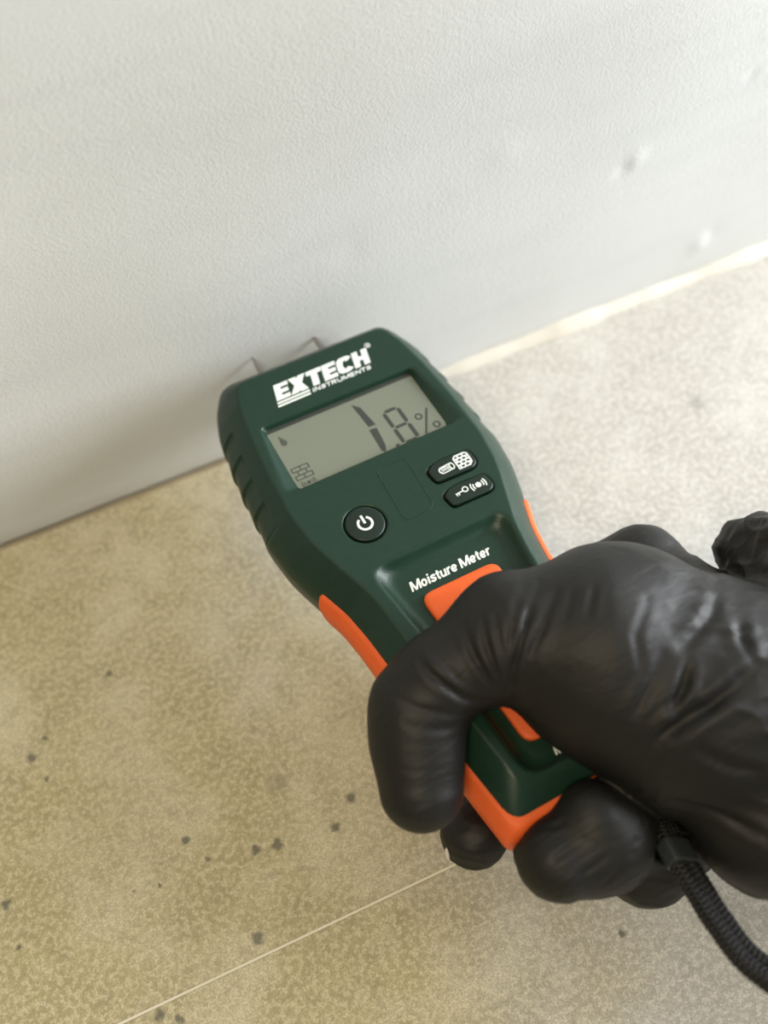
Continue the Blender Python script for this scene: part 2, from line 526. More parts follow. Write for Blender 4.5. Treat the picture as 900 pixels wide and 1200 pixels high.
def surface_nets(fn, lo, hi, h, chunk=60, newton=3):
    ax = [np.arange(lo[i], hi[i] + h, h) for i in range(3)]
    n = [len(a) for a in ax]
    S = np.empty(n, np.float32)
    for i in range(0, n[0], chunk):
        X, Y, Z = np.meshgrid(ax[0][i:i + chunk], ax[1], ax[2], indexing='ij')
        S[i:i + chunk] = fn(X, Y, Z)
    I = S < 0
    c = np.zeros([k - 1 for k in n], np.uint8)
    for dx in (0, 1):
        for dy in (0, 1):
            for dz in (0, 1):
                c += I[dx:n[0] - 1 + dx, dy:n[1] - 1 + dy, dz:n[2] - 1 + dz]
    act = np.argwhere((c > 0) & (c < 8))
    vid = -np.ones(c.shape, np.int64)
    vid[act[:, 0], act[:, 1], act[:, 2]] = np.arange(len(act))
    acc = np.zeros((len(act), 3)); cnt = np.zeros(len(act))
    corners = [(a, b, d) for a in (0, 1) for b in (0, 1) for d in (0, 1)]
    for a in corners:
        for axis in range(3):
            if a[axis]:
                continue
            b = list(a); b[axis] = 1
            sa = S[act[:, 0] + a[0], act[:, 1] + a[1], act[:, 2] + a[2]].astype(float)
            sb = S[act[:, 0] + b[0], act[:, 1] + b[1], act[:, 2] + b[2]].astype(float)
            ok = (sa < 0) != (sb < 0)
            t = np.where(ok, sa / np.where(ok, sa - sb, 1), 0)
            pos = np.tile(np.array(a, float), (len(act), 1)); pos[:, axis] = t
            acc[ok] += pos[ok]; cnt[ok] += 1
    v = (act + acc / cnt[:, None]) * h + np.array(lo)
    faces = []
    for axis in range(3):
        o1, o2 = (axis + 1) % 3, (axis + 2) % 3
        sl0 = [slice(1, n[k] - 1) for k in range(3)]; sl1 = list(sl0)
        sl0[axis] = slice(0, n[axis] - 1); sl1[axis] = slice(1, n[axis])
        A, B = I[tuple(sl0)], I[tuple(sl1)]
        e = np.argwhere(A != B)
        inside = A[e[:, 0], e[:, 1], e[:, 2]]
        base = e.copy()
        for k in range(3):
            if k != axis:
                base[:, k] += 1
        q = []
        for (d1, d2) in ((-1, -1), (0, -1), (0, 0), (-1, 0)):
            cc = base.copy(); cc[:, o1] += d1; cc[:, o2] += d2
            q.append(vid[cc[:, 0], cc[:, 1], cc[:, 2]])
        q = np.stack(q, 1)
        q[~inside] = q[~inside][:, ::-1]
        faces.append(q)
    F = np.concatenate(faces)
    e = 0.05
    for _ in range(newton):
        x, y, z = v.T
        f0 = fn(x, y, z)
        g = np.stack([fn(x + e, y, z) - fn(x - e, y, z), fn(x, y + e, z) - fn(x, y - e, z), fn(x, y, z + e) - fn(x, y, z - e)], 1) / (2 * e)
        g2 = np.maximum((g ** 2).sum(1), 0.05)
        st = -(f0 / g2)[:, None] * g
        L = np.linalg.norm(st, axis=1, keepdims=True)
        st *= np.minimum(1, 0.6 * h / np.maximum(L, 1e-9))
        v = v + st
    return v, F


def gradient(fn, v, e=0.3):
    x, y, z = v.T
    g = np.stack([fn(x + e, y, z) - fn(x - e, y, z), fn(x, y + e, z) - fn(x, y - e, z), fn(x, y, z + e) - fn(x, y, z - e)], 1)
    return g / np.maximum(np.linalg.norm(g, axis=1, keepdims=True), 1e-9)


def fast_mesh(name, v, F, smooth=True):
    me = bpy.data.meshes.new(name)
    me.vertices.add(len(v))
    me.vertices.foreach_set('co', (np.asarray(v, np.float32)).ravel())
    me.loops.add(F.size)
    me.loops.foreach_set('vertex_index', F.astype(np.int32).ravel())
    me.polygons.add(len(F))
    me.polygons.foreach_set('loop_start', (np.arange(len(F)) * 4).astype(np.int32))
    me.polygons.foreach_set('loop_total', np.full(len(F), 4, np.int32))
    me.update(calc_edges=True)
    me.validate()
    me.polygons.foreach_set('use_smooth', [smooth] * len(me.polygons))
    return me


MM = 0.001
DEV = Matrix(((0.992594, -0.088697, 0.08301, 0.01634), (0.08692, 0.995907, 0.024782, -0.05778),
              (-0.084868, -0.017384, 0.996241, 0.06968), (0, 0, 0, 1)))

# ------------------------------------------------------------------ the moisture meter
meter = bpy.data.objects.new('moisture_meter', None)
COL.objects.link(meter)
meter.empty_display_size = 0.02
meter.matrix_world = DEV
tag(meter, 'dark green and orange handheld moisture meter with grey display, pins pressed into the wall', 'moisture meter')

v, F = surface_nets(sdf_housing, (-50, -146, -35), (50, 52, 2.0), 0.5)
housing = link('housing', fast_mesh('housing', v * MM, F), M['green'], meter)
v, F = surface_nets(sdf_grip, (-46, -147, -36), (46, -40, -4), 0.7)
grip = link('rubber_grip', fast_mesh('rubber_grip', v * MM, F), M['orange'], meter)
tag(grip, 'orange rubber band round the sides and foot of the handle')


def chaikin(pts, it=3, q=0.25):
    for _ in range(it):
        out = []
        for i in range(len(pts)):
            a, b = pts[i], pts[(i + 1) % len(pts)]
            out.append((a[0] * (1 - q) + b[0] * q, a[1] * (1 - q) + b[1] * q))
            out.append((a[0] * q + b[0] * (1 - q), a[1] * q + b[1] * (1 - q)))
        pts = out
    return pts


def subdiv_corner(pts, r):
    """round polygon corners with radius-like cut r"""
    out = []
    n = len(pts)
    for i in range(n):
        p0, p1, p2 = (Vector(pts[(i - 1) % n]), Vector(pts[i]), Vector(pts[(i + 1) % n]))
        a = p1 + (p0 - p1).normalized() * min(r, (p0 - p1).length * 0.45)
        b = p1 + (p2 - p1).normalized() * min(r, (p2 - p1).length * 0.45)
        for t in (0, .2, .4, .6, .8, 1):
            q = a * (1 - t) ** 2 + p1 * 2 * t * (1 - t) + b * t * t
            out.append((q.x, q.y))
    return out


def inset(pts, d):
    n = len(pts)
    out = []
    for i in range(n):
        a, b = Vector(pts[(i - 1) % n]), Vector(pts[(i + 1) % n])
        t = (b - a).normalized()
        out.append((pts[i][0] - t.y * d, pts[i][1] + t.x * d))
    return out


def keycap(name, outline, z0, z1, bev, dome, material, parent):
    """bevelled, slightly domed cap over a counter-clockwise outline"""
    loops = [(0, z0), (0, z1 - bev), (bev * 0.13, z1 - bev * 0.5), (bev * 0.5, z1 - bev * 0.13), (bev, z1), (bev + 0.7, z1 + dome)]
    vs, fs = [], []
    n = len(outline)
    for d, z in loops:
        for p in inset(outline, d):
            vs.append((p[0] * MM, p[1] * MM, z * MM))
    for k in range(len(loops) - 1):
        for i in range(n):
            fs.append((k * n + i, k * n + (i + 1) % n, (k + 1) * n + (i + 1) % n, (k + 1) * n + i))
    fs.append([(len(loops) - 1) * n + i for i in range(n)])
    fs.append([i for i in range(n)][::-1])
    return link(name, mesh(name, vs, fs, True), material, parent)


def circle(cx, cy, r, n=40, a0=0.0, a1=2 * math.pi):
    return [(cx + r * math.cos(a0 + (a1 - a0) * i / n), cy + r * math.sin(a0 + (a1 - a0) * i / n)) for i in range(n + (0 if abs(a1 - a0 - 2 * math.pi) < 1e-6 else 1))]


def stroke(pts, wd, closed=False):
    """polyline of width wd as a list of quads"""
    out = []
    P = list(pts) + ([pts[0]] if closed else [])
    n = len(P)
    L, R_ = [], []
    for i in range(n):
        if closed:
            a, b = P[(i - 1) % (n - 1)], P[(i + 1) % (n - 1)]
        else:
            a, b = P[max(i - 1, 0)], P[min(i + 1, n - 1)]
        dx, dy = b[0] - a[0], b[1] - a[1]
        q = math.hypot(dx, dy) or 1
        L.append((P[i][0] - dy / q * wd / 2, P[i][1] + dx / q * wd / 2))
        R_.append((P[i][0] + dy / q * wd / 2, P[i][1] - dx / q * wd / 2))
    for i in range(n - 1):
        out.append([R_[i], R_[i + 1], L[i + 1], L[i]])
    return out


def print_mesh(name, polys, z, material, parent, th=0.06):
    """flat ink: filled outlines at height z, with a hair of thickness"""
    vs, fs = [], []
    for pi_, poly in enumerate(polys):
        zz = z + 0.007 * (pi_ % 7)
        A = sum(poly[i][0] * poly[(i + 1) % len(poly)][1] - poly[(i + 1) % len(poly)][0] * poly[i][1] for i in range(len(poly)))
        if A < 0:
            poly = poly[::-1]
        b = len(vs); n = len(poly)
        vs += [(p[0] * MM, p[1] * MM, (zz + th) * MM) for p in poly] + [(p[0] * MM, p[1] * MM, (z - 0.05) * MM) for p in poly]
        if n == 4:
            fs.append((b, b + 1, b + 2, b + 3))
        else:
            for t in tessellate_polygon([[Vector((p[0], p[1], 0)) for p in poly]]):
                t = list(t)
                a_, b_, c_ = (poly[i] for i in t)
                if (b_[0] - a_[0]) * (c_[1] - a_[1]) - (b_[1] - a_[1]) * (c_[0] - a_[0]) < 0:
                    t = t[::-1]
                fs.append([b + i for i in t])
        for i in range(n):
            j = (i + 1) % n
            fs.append((b + j, b + i, b + n + i, b + n + j))
    return link(name, mesh(name, vs, fs), material, parent)


def arc(cx, cy, rx, ry, a0, a1, n=14):
    return [(cx + rx * math.cos(math.radians(a0 + (a1 - a0) * i / n)), cy + ry * math.sin(math.radians(a0 + (a1 - a0) * i / n))) for i in range(n + 1)]


def smooth_line(pts, n=4):
    out = []
    P_ = [pts[0]] + list(pts) + [pts[-1]]
    for i in range(len(P_) - 3):
        a, b, c, d = P_[i:i + 4]
        for k_ in range(n):
            t = k_ / n
            out.append(tuple(0.5 * (2 * b[j] + (c[j] - a[j]) * t + (2 * a[j] - 5 * b[j] + 4 * c[j] - d[j]) * t * t + (3 * b[j] - a[j] - 3 * c[j] + d[j]) * t ** 3) for j in (0, 1)))
    return out + [pts[-1]]


_S = [(.46, .53), (.40, .625), (.27, .655), (.14, .60), (.14, .47), (.27, .385), (.41, .30), (.415, .15), (.27, .082), (.13, .12), (.07, .22)]
GLYPHS = {   # centre lines, capital height 1: (advance, strokes)
    'M': (.92, [[(.1, 0), (.1, 1)], [(.82, 0), (.82, 1)], [(.13, .99), (.46, .04)], [(.79, .99), (.46, .04)]]),
    'o': (.60, [arc(.29, .37, .19, .285, 0, 360, 26)]),
    'i': (.26, [[(.13, 0), (.13, .73)], [(.13, .85), (.13, 1.02)]]),
    's': (.54, [smooth_line(_S)]),
    't': (.37, [smooth_line([(.18, .93), (.18, .6), (.18, .24), (.22, .11), (.34, .09)]), [(.03, .66), (.34, .66)]]),
    'u': (.60, [smooth_line([(.12, .73), (.12, .45), (.12, .24), (.18, .11), (.28, .085), (.40, .14), (.47, .28)]), [(.48, 0), (.48, .73)]]),
    'r': (.40, [[(.11, 0), (.11, .73)], smooth_line([(.11, .42), (.17, .58), (.27, .645), (.38, .63)])]),
    'e': (.58, [arc(.29, .37, .19, .285, 4, 322, 24), [(.12, .36), (.47, .36)]]),
    ' ': (.26, []),
    'I': (.30, [[(.15, 0), (.15, 1)]]),
    'N': (.80, [[(.12, 0), (.12, 1)], [(.68, 0), (.68, 1)], [(.14, .96), (.66, .04)]]),
    'S': (.68, [smooth_line([(x_ * 1.28, y_ * 1.36) for x_, y_ in _S])]),
    'T': (.66, [[(.02, .91), (.64, .91)], [(.33, 0), (.33, 1)]]),
    'R': (.74, [[(.12, 0), (.12, 1)], smooth_line([(.12, .91), (.42, .91), (.58, .82), (.58, .6), (.42, .5), (.12, .5)]), [(.36, .5), (.62, 0)]]),
    'U': (.76, [smooth_line([(.12, 1), (.12, .6), (.12, .3), (.22, .1), (.38, .07), (.54, .1), (.64, .3), (.64, .6), (.64, 1)])]),
    'E': (.66, [[(.12, 0), (.12, 1)], [(.12, .91), (.6, .91)], [(.12, .51), (.56, .51)], [(.12, .09), (.6, .09)]]),
}


def lettering(name, txt, cap, width, x0, y0, z, material, parent, shear=0.0, weight=0.19):
    tot = sum(GLYPHS[c][0] for c in txt)
    k_ = width / tot
    polys, ox = [], 0.0
    for c in txt:
        adv, strokes = GLYPHS[c]
        for st in strokes:
            pts = [((ox + px) * k_, py * cap) for px, py in st]
            for q in stroke(pts, weight * cap):
                polys.append([(x0 + p[0] + p[1] * shear, y0 + p[1]) for p in q])
        ox += adv
    return print_mesh(name, polys, z, material, parent)


# --- buttons
pw = keycap('power_button', circle(PWR[0], PWR[1], PWR[2] - 0.1, 48), -1.5, 0.35, 0.5, 0.12, M['button'], meter)
tag(pw, 'round black power button with white power symbol')
ic = [(PWR[0] - 0.2, PWR[1])]
polys = stroke(circle(PWR[0], PWR[1] - 0.1, 2.35, 36, math.radians(122), math.radians(418)), 0.85) + \
    [[(PWR[0] - 0.42, PWR[1] - 0.1), (PWR[0] + 0.42, PWR[1] - 0.1), (PWR[0] + 0.42, PWR[1] + 3.2), (PWR[0] - 0.42, PWR[1] + 3.2)]]
print_mesh('power_symbol', polys, 0.47, M['print'], pw)

b1 = keycap('mode_button', subdiv_corner(BTN1, 1.6), -1.5, 0.75, 0.55, 0.05, M['button'], meter)
tag(b1, 'upper black button with white log and brick wall symbols')
bt = 0.82
# log symbol
cx, cy = 18.0, -28.6
polys = stroke([(cx - 1.6, cy + 1.1), (cx + 1.6, cy + 1.35)], 0.42) + stroke([(cx - 1.6, cy - 1.35), (cx + 1.6, cy - 1.1)], 0.42)
polys += stroke(circle(cx - 1.7, cy - 0.1, 1.22, 14, math.radians(90), math.radians(270)), 0.45)
polys += stroke([(cx + 1.9 + 0.75 * math.cos(a), cy + 0.1 + 1.25 * math.sin(a)) for a in np.linspace(0, 2 * math.pi, 19)[:-1]], 0.4, True)
for dy_ in (-0.55, 0.0, 0.55):
    polys += stroke([(cx - 2.2, cy + dy_), (cx - 0.7, cy + dy_ + 0.25), (cx + 0.9, cy + dy_ - 0.05)], 0.26)
print_mesh('log_symbol', polys, bt, M['print'], b1)
# brick wall symbol: courses left blank between white bricks and mortar
cx, cy = 24.3, -28.3
polys = []
polys += stroke([(cx - 2.6, cy - 2.6), (cx + 1.6, cy - 2.6), (cx + 2.7, cy - 1.6), (cx + 2.7, cy + 2.1), (cx + 2.0, cy + 2.7), (cx - 1.8, cy + 2.7), (cx - 2.6, cy + 2.0)], 0.55, True)
for k_ in range(1, 4):
    polys += stroke([(cx - 2.6, cy - 2.6 + k_ * 1.33), (cx + 2.7, cy - 2.6 + k_ * 1.33)], 0.55)
for k_ in range(4):
    for xx in ((-0.9, 0.95) if k_ % 2 else (0.0, 1.75, -1.75)):
        polys += stroke([(cx + xx, cy - 2.6 + k_ * 1.33), (cx + xx, cy - 2.6 + (k_ + 1) * 1.33)], 0.55)
print_mesh('brick_symbol', polys, bt, M['print'], b1)

b2 = keycap('hold_button', subdiv_corner(BTN2, 1.6), -1.5, 0.75, 0.55, 0.05, M['button'], meter)
tag(b2, 'lower black button with white key and sound symbols')
cx, cy = 17.6, -39.0
polys = stroke([(cx + 1.35 + 0.95 * math.cos(a), cy + 0.2 + 0.95 * math.sin(a)) for a in np.linspace(0, 2 * math.pi, 19)[:-1]], 0.42, True)
polys += stroke([(cx + 0.5, cy), (cx - 2.5, cy - 0.2)], 0.42) + stroke([(cx - 1.4, cy - 0.1), (cx - 1.4, cy - 1.1)], 0.38) + stroke([(cx - 2.2, cy - 0.1), (cx - 2.2, cy - 1.1)], 0.38)
print_mesh('key_symbol', polys, bt, M['print'], b2)
cx, cy = 23.8, -39.3
polys = [circle(cx, cy, 1.05, 20)]
for r_ in (1.85, 2.75):
    polys += stroke(circle(cx, cy, r_, 8, math.radians(-33), math.radians(33)), 0.45)
    polys += stroke(circle(cx, cy, r_, 8, math.radians(147), math.radians(213)), 0.45)
print_mesh('sound_symbol', polys, bt, M['print'], b2)

# --- moulded outline beside the buttons
ml = subdiv_corner([(-4.4, -40.2), (6.9, -39.4), (8.0, -17.2), (-3.4, -17.6)], 2.6)
vs, fs = [], []
for i, p in enumerate(ml):
    a, b = Vector(ml[i - 1]), Vector(ml[(i + 1) % len(ml)])
    t = (b - a).normalized()
    for ang in range(6):
        c_, s_ = math.cos(ang * math.pi / 3), math.sin(ang * math.pi / 3)
        vs.append(((p[0] - t.y * c_ * 0.16) * MM, (p[1] + t.x * c_ * 0.16) * MM, (s_ * 0.13) * MM))
n = len(ml)
for i in range(n):
    for a_ in range(6):
        fs.append((i * 6 + a_, ((i + 1) % n) * 6 + a_, ((i + 1) % n) * 6 + (a_ + 1) % 6, i * 6 + (a_ + 1) % 6))
link('moulded_outline', mesh('moulded_outline', vs, fs, True), M['green'], meter)

# --- orange pad in the grip well
pad = keycap('front_pad', subdiv_corner([(-9.6, -121.3), (11.6, -121.3), (15.0, -65.2), (-13.2, -64.8)], 4.2), -4.6, -2.2, 0.9, 0.3, M['orange'], meter)
tag(pad, 'orange rubber pad set in the recess of the handle')

# --- display
lcd = link('display', box_mesh('display', (-0.0302, -0.0130, -0.0034), (0.0302, 0.0180, -0.0025)), M['lcd'], meter)
tag(lcd, 'grey green display reading 1.8 percent')
bz = link('display_lip_shade', box_mesh('display_lip_shade', (-0.0300, 0.0150, -0.0027), (0.0300, 0.0178, -0.0024)), M['segment'], lcd)  # added dark strip standing in for the shade under the recess's top lip
zg = -2.5
SLN = 0.0


def seg_poly(a, b, wd, tip=True):
    a, b = Vector(a), Vector(b)
    t = (b - a).normalized(); nn = Vector((-t.y, t.x)) * wd / 2
    if tip:
        return [tuple(a), tuple(a + t * wd * .5 - nn), tuple(b - t * wd * .5 - nn), tuple(b), tuple(b - t * wd * .5 + nn), tuple(a + t * wd * .5 + nn)]
    return [tuple(a - nn), tuple(b - nn), tuple(b + nn), tuple(a + nn)]


# the large 1
up_ = [(3.3, 13.0), (5.6, 10.6), (6.9, 1.3), (4.2, 1.5)]
dn_ = [(3.7, 0.2), (6.5, 0.0), (5.6, -8.2), (4.4, -11.0), (3.3, -9.6)]
print_mesh('digit_one', [up_, dn_], zg, M['segment'], lcd)
print_mesh('decimal_point', [[(8.7, -10.9), (9.9, -10.9), (9.9, -9.7), (8.7, -9.7)]], zg, M['segment'], lcd)
# the smaller 8, seven segments
x0, x1, yt, ym, yb = 11.6, 17.2, 4.6, -3.2, -10.6
sl = 0.02
SX = lambda x, y: (x + (yt - y) * sl, y)
print_mesh('digit_eight', [
    seg_poly(SX(x0 + .4, yt), SX(x1 - .4, yt), 1.3), seg_poly(SX(x0 + .4, ym), SX(x1 - .4, ym), 1.2), seg_poly(SX(x0 + .4, yb), SX(x1 - .4, yb), 1.3),
    seg_poly(SX(x0, yt - .3), SX(x0, ym + .3), 1.35), seg_poly(SX(x1, yt - .3), SX(x1, ym + .3), 1.35),
    seg_poly(SX(x0, ym - .3), SX(x0, yb + .3), 1.35), seg_poly(SX(x1, ym - .3), SX(x1, yb + .3), 1.35)], zg, M['segment'], lcd)
pc = stroke([(20.5, -10.6), (26.3, -0.6)], 0.75) + stroke(circle(21.9, -2.7, 1.15, 18), 0.55, True) + stroke(circle(25.9, -8.6, 1.15, 18), 0.55, True)
print_mesh('percent_sign', pc, zg, M['segment'], lcd)
dr = [(-26.1, 10.2), (-25.5, 12.2)] + circle(-25.0, 9.2, 1.15, 12, math.radians(20), math.radians(-200))
print_mesh('drop_icon', [[(-25.7, 12.6)] + [(-25.0 + 1.15 * math.cos(a), 9.2 + 1.3 * math.sin(a)) for a in np.linspace(math.radians(35), math.radians(-215), 12)]], zg, M['ghost'], lcd)
bi = []
bx0, by0 = -27.8, -7.4
for k_ in range(4):
    bi += stroke([(bx0, by0 + k_ * 1.75), (bx0 + 6.2, by0 + k_ * 1.75)], 0.42)
for k_ in range(3):
    for xx in ((0.05, 3.1, 6.15) if k_ % 2 == 0 else (1.55, 4.65)):
        bi += stroke([(bx0 + xx, by0 + k_ * 1.75), (bx0 + xx, by0 + (k_ + 1) * 1.75)], 0.42)
print_mesh('brick_icon', bi, zg, M['ghost'], lcd)
si = [circle(-24.6, -9.6, 0.75, 14)]
for r_ in (1.5, 2.4):
    si += stroke(circle(-24.6, -9.6, r_, 6, math.radians(-30), math.radians(30)), 0.3) + stroke(circle(-24.6, -9.6, r_, 6, math.radians(150), math.radians(210)), 0.3)
print_mesh('sound_icon', si, zg, M['ghost'], lcd)

# --- printing
SH = 0.24


def logo_letter(ch, ox, wd, ht):
    X = lambda u: ox + u * wd
    Y = lambda u: u * ht
    R4 = lambda a, b, c, d: [(X(a), Y(b)), (X(c), Y(b)), (X(c), Y(d)), (X(a), Y(d))]
    if ch == 'E':
        return [R4(0, 0, .46, 1), R4(.46, .76, 1, 1), R4(.46, .385, .95, .615), R4(.46, 0, 1, .24)]
    if ch == 'T':
        return [R4(0, .74, 1, 1), R4(.28, 0, .72, .74)]
    if ch == 'H':
        return [R4(0, 0, .38, 1), R4(.62, 0, 1, 1), R4(.38, .37, .62, .63)]
    if ch == 'X':
        return [[(X(0), Y(1)), (X(.44), Y(1)), (X(1.02), Y(0)), (X(.56), Y(0))], [(X(.58), Y(1)), (X(1), Y(1)), (X(.44), Y(0)), (X(-.02), Y(0))]]
    if ch == 'C':
        out = []
        N = 14
        A = [math.radians(38 + (284 * i / N)) for i in range(N + 1)]
        for i in range(N):
            q = []
            for (a, s) in ((A[i], 1), (A[i + 1], 1), (A[i + 1], 0), (A[i], 0)):
                if s:
                    q.append((X(.5 + .5 * max(-1, min(1, 1.22 * math.cos(a)))), Y(.5 + .5 * max(-1, min(1, 1.1 * math.sin(a))))))
                else:
                    q.append((X(.52 + .15 * math.cos(a)), Y(.5 + .26 * math.sin(a))))
            out.append(q)
        return out


letters = []
lx, base, ht = -19.9, 25.1, 7.1
WDS = {'E': 5.5, 'X': 6.7, 'T': 6.0, 'C': 6.3, 'H': 6.2}
for ch in 'EXTECH':
    for q in logo_letter(ch, lx, WDS[ch], ht):
        letters.append([(p[0] + p[1] * SH, base + p[1] + 0.012 * (p[0] + 20)) for p in q])
    lx += WDS[ch] + 0.3
for k_ in range(2):
    yb_ = 24.5 - k_ * 1.35
    a = [(-20.0, yb_ - 0.85), (-7.2, yb_ - 0.7), (-7.2, yb_ + 0.15), (-20.0, yb_)]
    letters.append([(p[0] + (p[1] - 25.1) * SH, p[1]) for p in a])
print_mesh('lettering', letters, 0.0, M['print'], meter)
lettering('lettering', 'INSTRUMENTS', 1.75, 23.8, -7.0, 22.8, 0.0, M['print'], meter, SH, 0.24)
lettering('lettering', 'Moisture Meter', 3.5, 29.6, -14.2, -62.0, -4.0, M['print'], meter, 0.2, 0.2)
lettering('lettering', 'M', 2.8, 3.2, -3.9, -127.9, -3.95, M['print'], meter, 0.2, 0.2)
rg = stroke(circle(20.6, 33.4, 0.95, 20), 0.28, True)
print_mesh('trademark_sign', rg, 0.0, M['print'], meter)
lettering('trademark_sign', 'R', 0.95, 0.7, 20.3, 32.95, 0.0, M['print'], meter, 0.0, 0.2)

# --- pins


def lathe(name, prof, mtx, material, parent, n=20):
    vs, fs = [], []
    for (r, h) in prof:
        for i in range(n):
            a = 2 * math.pi * i / n
            vs.append(tuple(mtx @ Vector((r * math.cos(a), r * math.sin(a), h))))
    for k_ in range(len(prof) - 1):
        for i in range(n):
            fs.append((k_ * n + i, k_ * n + (i + 1) % n, (k_ + 1) * n + (i + 1) % n, (k_ + 1) * n + i))
    fs.append(list(range(n))[::-1]); fs.append([(len(prof) - 1) * n + i for i in range(n)])
    return link(name, mesh(name, vs, fs, True), material, parent)


for px_, tip in ((-15.2, 60.5), (10.5, 61.5)):
    mt = Matrix.Translation(Vector((px_, 44.0, -14)) * MM) @ Matrix.Rotation(-math.pi / 2, 4, 'X')
    L_ = tip - 44.0
    pn = lathe('pin', [(p[0] * MM, p[1] * MM) for p in ((1.7, 0), (1.7, 6.0), (1.2, 6.6), (1.15, L_ - 6), (0.75, L_ - 3), (0.12, L_))], mt, M['steel'], meter)

# ------------------------------------------------------------------ the gloved hand
person = bpy.data.objects.new('person', None)
COL.objects.link(person)
person.empty_display_size = 0.02
person.matrix_world = DEV
tag(person, 'right hand in a black nitrile glove gripping the green meter', 'person')

rng = np.random.default_rng(5)
LAT = rng.random((32, 32, 32)).astype(np.float32)


def vnoise(p):
    i = np.floor(p).astype(int)
    f = p - i
    f = f * f * (3 - 2 * f)
    r = 0
    for dx in (0, 1):
        for dy in (0, 1):
            for dz in (0, 1):
                w_ = (f[:, 0] if dx else 1 - f[:, 0]) * (f[:, 1] if dy else 1 - f[:, 1]) * (f[:, 2] if dz else 1 - f[:, 2])
                r = r + w_ * LAT[(i[:, 0] + dx) % 32, (i[:, 1] + dy) % 32, (i[:, 2] + dz) % 32]
    return r


CREASES = []   # (points, depth mm, width mm)
